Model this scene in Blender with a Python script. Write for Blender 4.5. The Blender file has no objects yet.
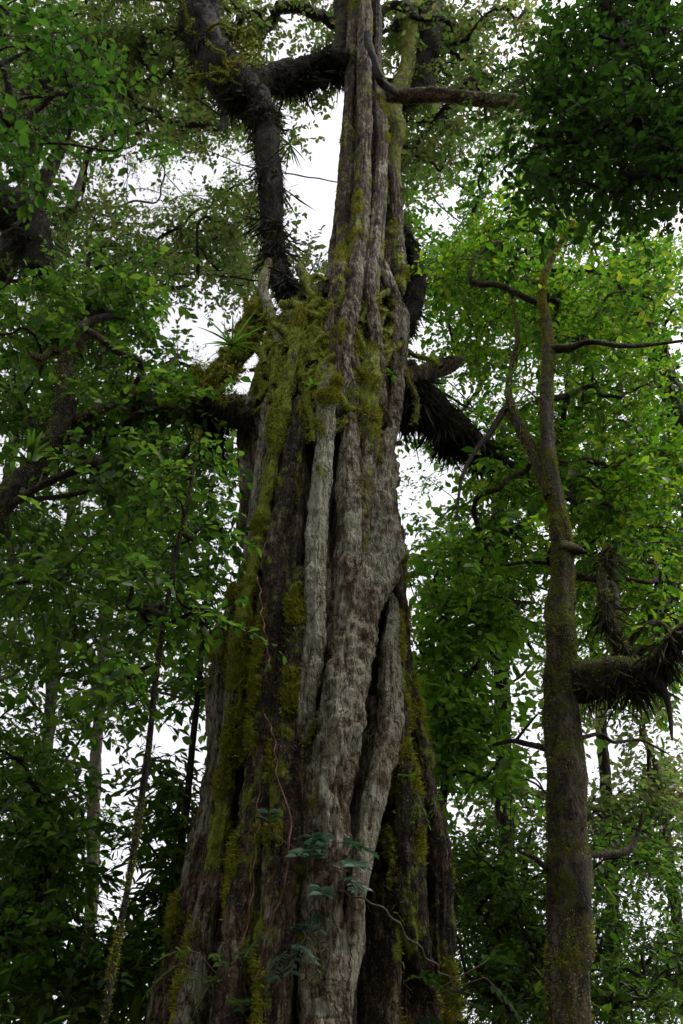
import bpy, math
import numpy as np

rng = np.random.default_rng(11)
scene = bpy.context.scene
COL = scene.collection
UP = np.array([0., 0., 1.])

# ------------------------------------------------------------------ camera
F_PX, CX, CY = 923.0, 341.5, 512.0
PITCH = math.radians(40)
CAM = np.array([0., 0., 1.6])
FWD = np.array([0., math.cos(PITCH), math.sin(PITCH)])
CUP = np.array([0., -math.sin(PITCH), math.cos(PITCH)])
RGT = np.array([1., 0., 0.])

cam_d = bpy.data.cameras.new('camera')
cam = bpy.data.objects.new('camera', cam_d)
COL.objects.link(cam)
cam.location = CAM
cam.rotation_euler = (math.radians(90) + PITCH, 0, 0)
cam_d.sensor_fit = 'VERTICAL'
cam_d.sensor_height = 36
cam_d.lens = 36 * F_PX / 1024
cam_d.clip_end = 2000
cam_d.dof.use_dof = True
cam_d.dof.focus_distance = 13.5
cam_d.dof.aperture_fstop = 2.0
scene.camera = cam


def ray(px, py):
    return ((px - CX) / F_PX) * RGT + (-(py - CY) / F_PX) * CUP + FWD


def P(px, py, Y):
    """point seen at a picture position, Y metres in front of the viewer"""
    d = ray(px, py)
    return CAM + d * (Y / d[1])


def depth(p):
    return float(np.dot(p - CAM, FWD))


def project(p):
    q = p - CAM
    d = q @ FWD
    return CX + F_PX * (q @ RGT) / d, CY - F_PX * (q @ CUP) / d


# ------------------------------------------------------------------ noise
def _hash(i, j, k):
    n = (i * 374761393 + j * 668265263 + k * 2147483647) & 0xFFFFFFFF
    n = ((n ^ (n >> 13)) * 1274126177) & 0xFFFFFFFF
    n = n ^ (n >> 16)
    return (n & 0xFFFF) / 32767.5 - 1.0


def vnoise(p):
    p = np.asarray(p, float)
    i = np.floor(p).astype(np.int64)
    f = p - i
    f = f * f * (3 - 2 * f)
    r = 0
    for a in (0, 1):
        wa = f[:, 0] if a else 1 - f[:, 0]
        for b in (0, 1):
            wb = f[:, 1] if b else 1 - f[:, 1]
            for c in (0, 1):
                wc = f[:, 2] if c else 1 - f[:, 2]
                r = r + wa * wb * wc * _hash(i[:, 0] + a, i[:, 1] + b, i[:, 2] + c)
    return r


def fbm(p, o=3):
    p = np.asarray(p, float)
    s, a = 0, 1.0
    for k in range(o):
        s = s + a * vnoise(p * 2 ** k + 17.3 * k)
        a *= .5
    return s


def unit(v):
    return v / np.maximum(np.linalg.norm(v, axis=-1, keepdims=True), 1e-9)


# ------------------------------------------------------------------ meshes
class Acc:
    def __init__(s):
        s.v, s.f, s.at, s.n = [], [], {}, 0

    def add(s, v, f, **at):
        v = np.asarray(v, float)
        s.f.append(np.asarray(f, np.int64) + s.n)
        s.v.append(v)
        for k in ('moss', 'tone'):
            a = at.get(k, 0.)
            s.at.setdefault(k, []).append(np.broadcast_to(np.asarray(a, float), (len(v),)))
        s.n += len(v)

    def build(s, name, mat, parent=None, smooth=True, attrs=False, origin=None):
        me = bpy.data.meshes.new(name)
        V = np.concatenate(s.v)
        origin = origin or parent
        off = np.array(origin.location) if origin else np.zeros(3)
        V = V - off
        quads = [f for f in s.f if f.shape[1] == 4]
        tris = [f for f in s.f if f.shape[1] == 3]
        loops, starts, tot = [], [], 0
        for grp, k in ((quads, 4), (tris, 3)):
            if grp:
                g = np.concatenate(grp)
                loops.append(g.ravel())
                starts.append(np.arange(len(g)) * k + tot)
                tot += g.size
        loops = np.concatenate(loops).astype(np.int32)
        starts = np.concatenate(starts).astype(np.int32)
        me.vertices.add(len(V))
        me.vertices.foreach_set('co', V.astype(np.float32).ravel())
        me.loops.add(len(loops))
        me.loops.foreach_set('vertex_index', loops)
        me.polygons.add(len(starts))
        me.polygons.foreach_set('loop_start', starts)
        me.update(calc_edges=True)
        if smooth:
            me.polygons.foreach_set('use_smooth', np.ones(len(starts), bool))
        if attrs:
            for k, a in s.at.items():
                at = me.attributes.new(k, 'FLOAT', 'POINT')
                at.data.foreach_set('value', np.concatenate(a).astype(np.float32))
        me.materials.append(mat)
        o = bpy.data.objects.new(name, me)
        COL.objects.link(o)
        if parent:
            o.parent = parent
        return o


def thing(name, label, cat, loc=(0, 0, 0), group=None):
    o = bpy.data.objects.new(name, None)
    COL.objects.link(o)
    o.location = [float(x) for x in loc]
    o.empty_display_size = .3
    o['label'] = label
    o['category'] = cat
    if group:
        o['group'] = group
    return o


def spline(pts, n):
    """Catmull-Rom through pts (any dimension), n samples"""
    pts = np.asarray(pts, float)
    if len(pts) == 2:
        t = np.linspace(0, 1, n)[:, None]
        return pts[0] * (1 - t) + pts[1] * t
    q = np.vstack([2 * pts[0] - pts[1], pts, 2 * pts[-1] - pts[-2]])
    u = np.linspace(0, len(pts) - 1 - 1e-6, n)
    i = u.astype(int)
    t = (u - i)[:, None]
    a, b, c, d = q[i], q[i + 1], q[i + 2], q[i + 3]
    return .5 * (2 * b + (c - a) * t + (2 * a - 5 * b + 4 * c - d) * t ** 2 + (3 * b - a - 3 * c + d) * t ** 3)


def frames(path):
    T = unit(np.gradient(path, axis=0))
    ref = np.array([0.31, -.85, .4])
    N = np.cross(T, ref)
    N = unit(N)
    B = np.cross(T, N)
    return T, N, B


def tube(path, rad, seg=10, lump=0.0, freq=3.0, stretch=.35, squash=1.0, cap=True):
    """returns verts, quads, outward normals; lump = relative noise in the radius"""
    path = np.asarray(path, float)
    n = len(path)
    rad = np.broadcast_to(np.asarray(rad, float), (n,))
    T, N, B = frames(path)
    a = np.linspace(0, 2 * math.pi, seg, endpoint=False)
    d = N[:, None] * np.cos(a)[None, :, None] + B[:, None] * np.sin(a)[None, :, None]
    r = np.repeat(rad[:, None], seg, 1)
    if lump:
        s = np.concatenate([[0], np.cumsum(np.linalg.norm(np.diff(path, axis=0), axis=1))])
        q = np.stack([np.cos(a)[None] * 1.2 + 0 * s[:, None], np.sin(a)[None] * 1.2 + 0 * s[:, None],
                      s[:, None] * freq * stretch + 0 * a[None]], -1).reshape(-1, 3) + path[0] * 3.7
        q2 = (path[:, None] + d * r[..., None]).reshape(-1, 3) * freq * 3
        q3 = np.stack([np.cos(a)[None] * 3.4 + 0 * s[:, None], np.sin(a)[None] * 3.4 + 0 * s[:, None],
                       s[:, None] * freq * .16 + 0 * a[None]], -1).reshape(-1, 3) + path[0] * 5.1
        r = r * (1 - lump * .9 * np.abs(fbm(q3, 2)).reshape(n, seg) + lump * .3)
        r = r * (1 + lump * fbm(q, 3).reshape(n, seg) + lump * .5 * fbm(q2, 2).reshape(n, seg))
    V = path[:, None] + d * r[..., None] * np.array([1, squash, 1])
    V = V.reshape(-1, 3)
    i = np.arange(n - 1)[:, None] * seg
    j = np.arange(seg)[None]
    j2 = (j + 1) % seg
    Fq = np.stack([i + j, i + j2, i + seg + j2, i + seg + j], -1).reshape(-1, 4)
    return V, Fq, d.reshape(-1, 3)


LEAF = {
    'broad': (np.array([[0, 0, 0], [-.20, .22, .05], [-.25, .58, .03], [0, 1, -.14], [.25, .58, .03], [.20, .22, .05]]),
              np.array([[0, 3, 2, 1], [0, 5, 4, 3]])),
    'slim': (np.array([[0, 0, 0], [-.10, .25, .03], [-.12, .6, .01], [0, 1, -.2], [.12, .6, .01], [.10, .25, .03]]),
             np.array([[0, 3, 2, 1], [0, 5, 4, 3]])),
    'fine': (np.array([[0, 0, 0], [-.22, .45, .05], [0, 1, -.05], [.22, .45, .05]]), np.array([[0, 3, 2, 1]])),
}


def leaves(acc, pos, axis, nrm, size, kind='broad'):
    tv, tf = LEAF[kind]
    axis = unit(axis)
    side = unit(np.cross(axis, nrm))
    nr = np.cross(side, axis)
    L = size[:, None, None]
    w = rng.uniform(.8, 1.25, (len(pos), 1, 1))
    V = pos[:, None] + L * (tv[None, :, 0:1] * w * side[:, None] + tv[None, :, 1:2] * axis[:, None] + tv[None, :, 2:3] * nr[:, None])
    k = len(tv)
    F = (np.arange(len(pos))[:, None, None] * k + tf[None]).reshape(-1, tf.shape[1])
    acc.add(V.reshape(-1, 3), F)


def blades(acc, pos, direc, length, width):
    """narrow tapering blades: moss tufts, hanging moss"""
    n = len(pos)
    direc = unit(direc)
    s = unit(np.cross(direc, rng.normal(size=(n, 3))))
    w = (width * .5)[:, None]
    l = length[:, None]
    bend = rng.normal(size=(n, 3)) * .18
    V = np.stack([pos - s * w, pos + s * w, pos + (direc * .6 + bend * .4) * l + s * w * .7, pos + (direc + bend) * l], 1)
    acc.add(V.reshape(-1, 3), np.arange(4 * n).reshape(-1, 4))


# ------------------------------------------------------------------ materials
def nodes(name):
    m = bpy.data.materials.new(name)
    m.use_nodes = True
    nt = m.node_tree
    nt.nodes.clear()
    out = nt.nodes.new('ShaderNodeOutputMaterial')

    def N(t, **kw):
        n = nt.nodes.new(t)
        for k, v in kw.items():
            if k.startswith('i_'):
                n.inputs[k[2:].replace('_', ' ')].default_value = v
            else:
                setattr(n, k, v)
        return n
    return m, nt, N, nt.links.new, out


def ramp(N, stops):
    r = N('ShaderNodeValToRGB')
    el = r.color_ramp.elements
    while len(el) < len(stops):
        el.new(.5)
    for e, (p, c) in zip(el, stops):
        e.position = p
        e.color = c if len(c) == 4 else (*c, 1)
    return r


def leaf_mat(name, cols, trans, tfac=.5, rough=.45):
    m, nt, N, link, out = nodes(name)
    g = N('ShaderNodeNewGeometry')
    r = ramp(N, [(i / (len(cols) - 1), c) for i, c in enumerate(cols)])
    link(g.outputs['Random Per Island'], r.inputs[0])
    r2 = ramp(N, [(i / (len(trans) - 1), c) for i, c in enumerate(trans)])
    link(g.outputs['Random Per Island'], r2.inputs[0])
    p = N('ShaderNodeBsdfPrincipled', i_Roughness=rough)
    p.inputs['Specular IOR Level'].default_value = .25
    t = N('ShaderNodeBsdfTranslucent')
    mx = N('ShaderNodeMixShader')
    mx.inputs[0].default_value = tfac
    link(r.outputs[0], p.inputs['Base Color'])
    link(r2.outputs[0], t.inputs['Color'])
    link(p.outputs[0], mx.inputs[1])
    link(t.outputs[0], mx.inputs[2])
    link(mx.outputs[0], out.inputs[0])
    return m


def bark_mat(name, pale, mid, dark, moss_a, moss_b, bump=.9, scale=1.0):
    """bark with vertical grain, cross rings, crusts of lichen, and moss where the 'moss' attribute says so"""
    m, nt, N, link, out = nodes(name)
    tc = N('ShaderNodeTexCoord')

    def noise(sc, stretch, **kw):
        mp = N('ShaderNodeMapping')
        mp.inputs['Scale'].default_value = stretch
        link(tc.outputs['Object'], mp.inputs[0])
        t = N('ShaderNodeTexNoise', i_Scale=sc * scale, **kw)
        link(mp.outputs[0], t.inputs[0])
        return t.outputs[0]

    def math_(op, a, b, c=None):
        n = N('ShaderNodeMath', operation=op)
        for k, v in enumerate((a, b, c)):
            if v is None:
                continue
            if isinstance(v, (int, float)):
                n.inputs[k].default_value = v
            else:
                link(v, n.inputs[k])
        return n.outputs[0]
    grain = noise(13, (1, 1, .2), i_Detail=7, i_Roughness=.7)
    ring = noise(7, (.5, .5, 2.2), i_Detail=5, i_Roughness=.65, i_Distortion=.5)
    blot = noise(2.0, (1, 1, .5), i_Detail=9, i_Roughness=.7, i_Distortion=.4)
    crust = noise(11, (1, 1, .8), i_Detail=6, i_Roughness=.75)
    spec = noise(42, (1, 1, 1), i_Detail=3, i_Roughness=.7)
    wob = N('ShaderNodeTexNoise', i_Scale=3.5 * scale, i_Detail=5)
    link(tc.outputs['Object'], wob.inputs[0])
    wv = N('ShaderNodeVectorMath', operation='SCALE')
    wv.inputs['Scale'].default_value = .22
    link(wob.outputs['Color'], wv.inputs[0])
    wa = N('ShaderNodeVectorMath', operation='ADD')
    link(tc.outputs['Object'], wa.inputs[0])
    link(wv.outputs[0], wa.inputs[1])
    wm = N('ShaderNodeMapping')
    wm.inputs['Scale'].default_value = (1, 1, .085)
    link(wa.outputs[0], wm.inputs[0])
    vo = N('ShaderNodeTexVoronoi', feature='DISTANCE_TO_EDGE', i_Scale=11 * scale)
    link(wm.outputs[0], vo.inputs[0])
    fr = ramp(N, [(.0, (1, 1, 1)), (.07, (0, 0, 0))])
    link(vo.outputs['Distance'], fr.inputs[0])
    fiss = math_('MULTIPLY', fr.outputs[0], math_('MULTIPLY_ADD', blot, 2.2, -.55))
    tone = N('ShaderNodeAttribute', attribute_name='tone').outputs['Fac']
    moss = N('ShaderNodeAttribute', attribute_name='moss').outputs['Fac']
    v = math_('MULTIPLY_ADD', blot, 1.7, -.95)
    v = math_('ADD', v, tone)
    v = math_('MULTIPLY_ADD', grain, 1.25, v)
    v = math_('MULTIPLY_ADD', crust, 1.15, v)
    v = math_('MULTIPLY_ADD', ring, .25, v)
    fibre = noise(38, (1, 1, .13), i_Detail=4, i_Roughness=.7)
    v = math_('MULTIPLY_ADD', fibre, .9, v)
    v = math_('MULTIPLY_ADD', fiss, -.42, v)
    v = math_('ADD', v, -1.17)
    rp = ramp(N, [(.22, dark), (.5, mid), (.66, tuple(.45 * a + .55 * b for a, b in zip(pale, mid))), (.9, pale)])
    link(v, rp.inputs[0])
    ls = ramp(N, [(.60, (0, 0, 0)), (.66, (1, 1, 1))])
    link(spec, ls.inputs[0])
    lm = N('ShaderNodeMix', data_type='RGBA')
    link(math_('MULTIPLY', ls.outputs[0], .45), lm.inputs['Factor'])
    link(rp.outputs[0], lm.inputs['A'])
    lm.inputs['B'].default_value = (pale[0] * 1.1, pale[1] * 1.15, pale[2] * 1.1, 1)
    mn = noise(4.5, (1, 1, .7), i_Detail=8, i_Roughness=.75)
    mb = math_('ADD', math_('MULTIPLY_ADD', mn, 3.0, -1.93), moss)
    mr = ramp(N, [(.10, (0, 0, 0)), (.30, (1, 1, 1))])
    link(mb, mr.inputs[0])
    mc = ramp(N, [(.36, moss_a), (.62, moss_b)])
    link(math_('MULTIPLY_ADD', crust, .6, math_('MULTIPLY', spec, .4)), mc.inputs[0])
    mm = N('ShaderNodeMix', data_type='RGBA')
    link(mr.outputs[0], mm.inputs['Factor'])
    link(lm.outputs['Result'], mm.inputs['A'])
    link(mc.outputs[0], mm.inputs['B'])
    h = math_('MULTIPLY_ADD', spec, .25, math_('MULTIPLY', grain, 1.2))
    h = math_('MULTIPLY_ADD', crust, .7, h)
    h = math_('MULTIPLY_ADD', ring, .35, h)
    h = math_('MULTIPLY_ADD', fibre, .8, h)
    h = math_('MULTIPLY_ADD', fiss, -.85, h)
    h = math_('MULTIPLY_ADD', mr.outputs[0], .4, h)
    bp = N('ShaderNodeBump', i_Strength=bump, i_Distance=.13)
    link(h, bp.inputs['Height'])
    p = N('ShaderNodeBsdfPrincipled', i_Roughness=.85)
    p.inputs['Specular IOR Level'].default_value = .25
    link(mm.outputs['Result'], p.inputs['Base Color'])
    link(bp.outputs[0], p.inputs['Normal'])
    link(p.outputs[0], out.inputs[0])
    return m


M = {}
M['bark'] = bark_mat('fig_bark', (.46, .46, .33), (.148, .098, .052), (.03, .019, .012), (.09, .12, .010), (.40, .46, .045))
M['bark_dark'] = bark_mat('silhouette_bark', (.10, .088, .066), (.042, .032, .023), (.016, .012, .009), (.04, .046, .008), (.12, .13, .02))  # bark and its moss darkened so backlit limbs read as silhouettes
M['bark_slim'] = bark_mat('slender_bark', (.20, .17, .13), (.085, .062, .043), (.03, .022, .015), (.05, .058, .008), (.15, .16, .022))
M['bark_pale'] = bark_mat('pale_bark', (.42, .37, .28), (.26, .21, .15), (.12, .09, .06), (.05, .06, .012), (.12, .13, .03))
M['moss'] = leaf_mat('moss_tuft', [(.11, .14, .010), (.30, .35, .028), (.46, .50, .05), (.24, .19, .04)],
                     [(.10, .11, .01), (.2, .21, .02), (.28, .27, .03), (.16, .11, .03)], .3, .8)
M['moss_dark'] = leaf_mat('backlit_hanging_moss', [(.012, .014, .008), (.022, .025, .01), (.04, .035, .016)],
                          [(.02, .022, .008), (.03, .035, .012), (.05, .045, .02)], .2, .9)  # near-black tints hold the shade of moss seen against the sky
G1 = [(.014, .033, .006), (.028, .062, .009), (.045, .09, .012), (.065, .11, .014)]
M['leaf_deep'] = leaf_mat('deep_green_leaf', G1, [(.04, .125, .010), (.08, .20, .015), (.125, .27, .02), (.20, .34, .028)], .46)
M['leaf_mid'] = leaf_mat('mid_green_leaf', [(.012, .04, .008), (.025, .07, .012), (.04, .10, .016), (.07, .12, .02)],
                         [(.05, .17, .012), (.09, .26, .016), (.14, .36, .025), (.25, .42, .03)], .5)
M['leaf_lime'] = leaf_mat('lime_green_leaf', [(.015, .05, .008), (.03, .085, .010), (.05, .11, .014), (.09, .13, .02)],
                          [(.05, .16, .008), (.10, .27, .012), (.17, .37, .016), (.33, .45, .025)], .52)
M['leaf_olive'] = leaf_mat('olive_canopy_leaf', [(.035, .055, .018), (.05, .08, .022), (.065, .10, .028), (.10, .075, .035)],
                           [(.10, .19, .03), (.15, .26, .04), (.20, .32, .06), (.24, .20, .07)], .5)
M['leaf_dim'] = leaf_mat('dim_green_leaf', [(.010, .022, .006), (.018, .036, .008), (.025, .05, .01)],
                         [(.025, .08, .008), (.045, .12, .010), (.07, .17, .015)], .4, .75)  # leaf colours lowered to stand for foliage out of the light
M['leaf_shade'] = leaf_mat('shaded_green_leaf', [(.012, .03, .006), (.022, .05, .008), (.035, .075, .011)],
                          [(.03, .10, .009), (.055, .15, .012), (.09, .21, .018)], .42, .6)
M['leaf_bright'] = leaf_mat('bright_green_leaf', [(.03, .085, .009), (.045, .11, .012), (.06, .13, .016)],
                           [(.12, .30, .02), (.18, .40, .03), (.28, .48, .04)], .58)  # translucency raised to make up for shade from the crowns above
M['leaf_blue'] = leaf_mat('blue_green_leaf', [(.03, .075, .042), (.045, .10, .052), (.06, .12, .06)],
                          [(.05, .14, .07), (.07, .18, .08), (.09, .2, .09)], .25, .35)
M['brom'] = leaf_mat('bromeliad_leaf', [(.03, .075, .012), (.045, .11, .016), (.07, .12, .03)],
                     [(.10, .28, .02), (.15, .34, .03), (.2, .36, .05)], .4, .35)


def plain_mat(name, c, rough=.8):
    m, nt, N, link, out = nodes(name)
    tc = N('ShaderNodeTexCoord')
    n = N('ShaderNodeTexNoise', i_Scale=22, i_Detail=4)
    link(tc.outputs['Object'], n.inputs[0])
    r = ramp(N, [(.3, tuple(x * .6 for x in c)), (.7, tuple(min(1, x * 1.4) for x in c))])
    link(n.outputs[0], r.inputs[0])
    p = N('ShaderNodeBsdfPrincipled', i_Roughness=rough)
    link(r.outputs[0], p.inputs['Base Color'])
    link(p.outputs[0], out.inputs[0])
    return m


M['vine'] = plain_mat('red_vine', (.11, .045, .028))
M['vine_grey'] = plain_mat('grey_vine', (.10, .08, .06))


def soil_mat():
    m, nt, N, link, out = nodes('leaf_litter')
    tc = N('ShaderNodeTexCoord')
    v = N('ShaderNodeTexVoronoi', i_Scale=9)
    n = N('ShaderNodeTexNoise', i_Scale=1.3, i_Detail=8, i_Roughness=.7)
    link(tc.outputs['Object'], v.inputs[0])
    link(tc.outputs['Object'], n.inputs[0])
    r = ramp(N, [(0, (.035, .022, .013)), (.5, (.09, .055, .03)), (1, (.15, .10, .055))])
    link(v.outputs['Color'], r.inputs[0])
    r2 = ramp(N, [(.45, (.03, .022, .014)), (.65, (.04, .06, .015))])
    link(n.outputs[0], r2.inputs[0])
    mx = N('ShaderNodeMix', data_type='RGBA')
    mx.inputs['Factor'].default_value = .45
    link(r.outputs[0], mx.inputs['A'])
    link(r2.outputs[0], mx.inputs['B'])
    b = N('ShaderNodeBump', i_Strength=.7, i_Distance=.06)
    link(v.outputs['Distance'], b.inputs['Height'])
    p = N('ShaderNodeBsdfPrincipled', i_Roughness=.9)
    link(mx.outputs['Result'], p.inputs['Base Color'])
    link(b.outputs[0], p.inputs['Normal'])
    link(p.outputs[0], out.inputs[0])
    return m


# ------------------------------------------------------------------ ground
n = 160
xs = np.sign(np.linspace(-1, 1, n)) * np.abs(np.linspace(-1, 1, n)) ** 2.2 * 260
X, Y = np.meshgrid(xs, xs + 8, indexing='ij')
q = np.stack([X.ravel(), Y.ravel(), 0 * X.ravel()], 1)
z = .12 * fbm(q * .35, 3) - .08
acc = Acc()
i, j = np.meshgrid(np.arange(n - 1), np.arange(n - 1), indexing='ij')
k = (i * n + j).ravel()
acc.add(np.stack([q[:, 0], q[:, 1], z], 1), np.stack([k, k + n, k + n + 1, k + 1], 1))
g = acc.build('ground', soil_mat())
g['kind'] = 'structure'

# ------------------------------------------------------------------ the giant strangler fig
YG = 10.0
ROWS = [(-140, 356, 378), (-60, 353, 379), (0, 350, 381), (50, 347, 381), (100, 345, 381), (150, 341, 386), (200, 338, 393),
        (235, 335, 400), (262, 329, 407), (285, 320, 410), (310, 296, 411), (330, 262, 411), (350, 247, 410), (400, 238, 405), (450, 236, 399), (500, 239, 399),
        (560, 236, 404), (600, 227, 407), (640, 216, 410), (700, 211, 417), (770, 207, 430), (800, 203, 436),
        (850, 195, 440), (900, 184, 443), (950, 169, 446), (1024, 145, 448)]
hz, hx, hr = [], [], []
for py, l, r in ROWS:
    c = P((l + r) / 2, py, YG)
    hz.append(c[2]); hx.append(c[0]); hr.append((r - l) / 2 / F_PX * depth(c))
hz, hx, hr = (np.array(a)[::-1] for a in (hz, hx, hr))
hz = np.concatenate([[-.6, 1.2], hz]); hx = np.concatenate([[hx[0] - .12, hx[0] - .06], hx]); hr = np.concatenate([[hr[0] + 1.2, hr[0] + .45], hr])


def ax(z):
    return np.interp(z, hz, hx)


def rad(z):
    return np.interp(z, hz, hr)


def surf(px, py, inset=0.0, shrink=.90):
    d = ray(px, py)
    t = np.linspace((YG - 4) / d[1], YG * 1.02 / d[1], 400)
    p = CAM + t[:, None] * d
    r = np.hypot(p[:, 0] - ax(p[:, 2]), p[:, 1] - YG) - rad(p[:, 2]) * shrink
    k = np.argmax(r < 0) if (r < 0).any() else int(np.argmin(r))
    q = p[k]
    nrm = np.array([q[0] - ax(q[2]), q[1] - YG, 0])
    nrm = nrm / (np.linalg.norm(nrm) + 1e-9)
    return q - nrm * inset, nrm


giant = thing('giant_fig_tree', 'giant mossy tree trunk wrapped in thick strangler fig roots, towering up the middle', 'tree', (float(ax(0)), YG, 0))

MOSS_BLOBS = [(290, 350, 55, 50, .5), (300, 320, 35, 35, .5), (285, 480, 14, 90, .25), (228, 620, 10, 60, .8), (205, 800, 14, 90, .6), (290, 690, 16, 90, .7),
              (402, 640, 8, 90, .6), (440, 850, 8, 100, .6), (345, 120, 8, 90, .5), (385, 110, 8, 90, .55), (372, 400, 14, 60, .8), (180, 940, 25, 60, .55),
              (265, 900, 25, 60, .4), (395, 830, 12, 70, .45), (250, 640, 22, 60, .4), (395, 470, 12, 40, .4), (330, 420, 14, 30, .5), (375, 330, 20, 50, .4)]
PALE_BLOBS = [(385, 520, 26, 80, .35), (352, 640, 14, 60, .25), (330, 780, 18, 80, .3), (318, 520, 14, 80, .35), (350, 520, 14, 80, .2), 
              (255, 540, 12, 80, .2), (215, 720, 10, 60, .18), (360, 810, 14, 80, .25), (210, 412, 30, 14, .4)]


def blobval(px, py, blobs):
    v = np.zeros(len(px))
    for x, y, rx, ry, s in blobs:
        v = np.maximum(v, s * np.exp(-(((px - x) / rx) ** 2 + ((py - y) / ry) ** 2) * .7))
    return v


moss_acc = Acc()


def tuft(V, Nn, moss, n, l=(.025, .07), w=.014):
    """short moss blades over mossy surface points"""
    pr = np.clip(moss - .15, 0, 1) ** 1.2
    if pr.sum() <= 0 or n < 1:
        return
    idx = rng.choice(len(V), n, p=pr / pr.sum())
    d = Nn[idx] + rng.normal(size=(n, 3)) * .5 + np.array([0, 0, .1])
    p = V[idx] + rng.normal(size=(n, 3)) * .012
    blades(moss_acc, p, d, rng.uniform(*l, n), np.full(n, w) * rng.uniform(.6, 1.3, n))


# deep clefts between the strands: (px path, px half width)
CLEFTS = [([(372, -40), (374, 60), (373, 150), (370, 215), (363, 270), (358, 310)], 4),
          ([(354, -40), (354, 60), (353, 150), (351, 215), (346, 270)], 4),
          ([(388, 60), (390, 150), (388, 215), (384, 270)], 4),
          ([(383, 590), (374, 650), (373, 690), (366, 745), (355, 825), (342, 890)], 7),
          ([(393, 740), (389, 830), (380, 900), (375, 960), (374, 1050)], 12),
          ([(309, 800), (305, 860), (302, 920), (300, 1050)], 7),
          ([(309, 430), (308, 500), (304, 560), (299, 630)], 5),
          ([(338, 430), (335, 480), (334, 560)], 4),
          ([(338, 245), (335, 285), (330, 315)], 7),
          ([(388, 300), (387, 340), (384, 370)], 4),
          ([(252, 700), (246, 780), (238, 860), (230, 960)], 4),
          ([(222, 690), (216, 770), (208, 840), (190, 930)], 4)]


def cleft_depth(px, py):
    v = np.zeros(len(px))
    for cl, cr in CLEFTS:
        p = spline(cl, 60)
        d = np.full(len(px), 1e9)
        for q in p:
            d = np.minimum(d, np.hypot(px - q[0], py - q[1]))
        v = np.maximum(v, np.exp(-(d / cr) ** 4) * min(.55, cr * .06))
    return v


# trunk core
nz, na = 1000, 460
zz = np.linspace(-.3, hz[-1], nz)
aa = np.linspace(0, 2 * math.pi, na, endpoint=False)
Z, A = np.meshgrid(zz, aa, indexing='ij')
kern = np.ones(9) / 9
rz = np.convolve(np.pad(rad(zz), 4, 'edge'), kern, 'valid')
xz = np.convolve(np.pad(ax(zz), 4, 'edge'), kern, 'valid')
zc = np.exp(-(((zz - P(300, 345, YG)[2]) / 1.5) ** 2))
R0 = (rz * (.82 - .09 * zc))[:, None] + 0 * A
tw = A + .06 * Z + .12 * np.sin(Z * .5)
f1 = fbm(np.stack([np.cos(tw).ravel() * 2.2, np.sin(tw).ravel() * 2.2, Z.ravel() * .10], 1), 2).reshape(Z.shape)
f2 = fbm(np.stack([np.cos(tw).ravel() * 6, np.sin(tw).ravel() * 6, Z.ravel() * .28 + 9], 1), 3).reshape(Z.shape)
f3 = fbm(np.stack([np.cos(A).ravel() * 18, np.sin(A).ravel() * 18, Z.ravel() * 1.8 + 4], 1), 4).reshape(Z.shape)
rid = 1 - np.abs(f2) * 1.6
R = R0 * (1 + .05 * f1 + .085 * (rid - .45) + .03 * f3)
V = np.stack([xz[:, None] + R * np.cos(A), YG + R * np.sin(A), Z], -1).reshape(-1, 3)
i = np.arange(nz - 1)[:, None] * na
j = np.arange(na)[None]
Fc = np.stack([i + j, i + (j + 1) % na, i + na + (j + 1) % na, i + na + j], -1).reshape(-1, 4)
ppx, ppy = project(V)
cd = cleft_depth(ppx, ppy) * (V[:, 1] < YG)
V = V - np.stack([np.cos(A), np.sin(A), 0 * A], -1).reshape(-1, 3) * cd[:, None]
front = V[:, 1] < YG + .5
mo = blobval(ppx, ppy, MOSS_BLOBS) * front + .35 * (~front) + .12 + .25 * np.clip(fbm(V * np.array([1.5, 1.5, .5]), 2), 0, 1)
mo = mo + .5 * (rid.ravel() - .6)
to = blobval(ppx, ppy, PALE_BLOBS) * front - .12 - .25 * np.clip(.42 - rid.ravel(), 0, 1)
acc = Acc()
acc.add(V, Fc, moss=mo, tone=to)
acc.build('trunk', M['bark'], giant, attrs=True)
Nn = np.stack([np.cos(A), np.sin(A), 0 * A], -1).reshape(-1, 3)
vis = (V[:, 1] < YG + .6) & (ppy < 1060)
tuft(V[vis], Nn[vis], (mo * (mo > .35))[vis], 30000)

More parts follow.
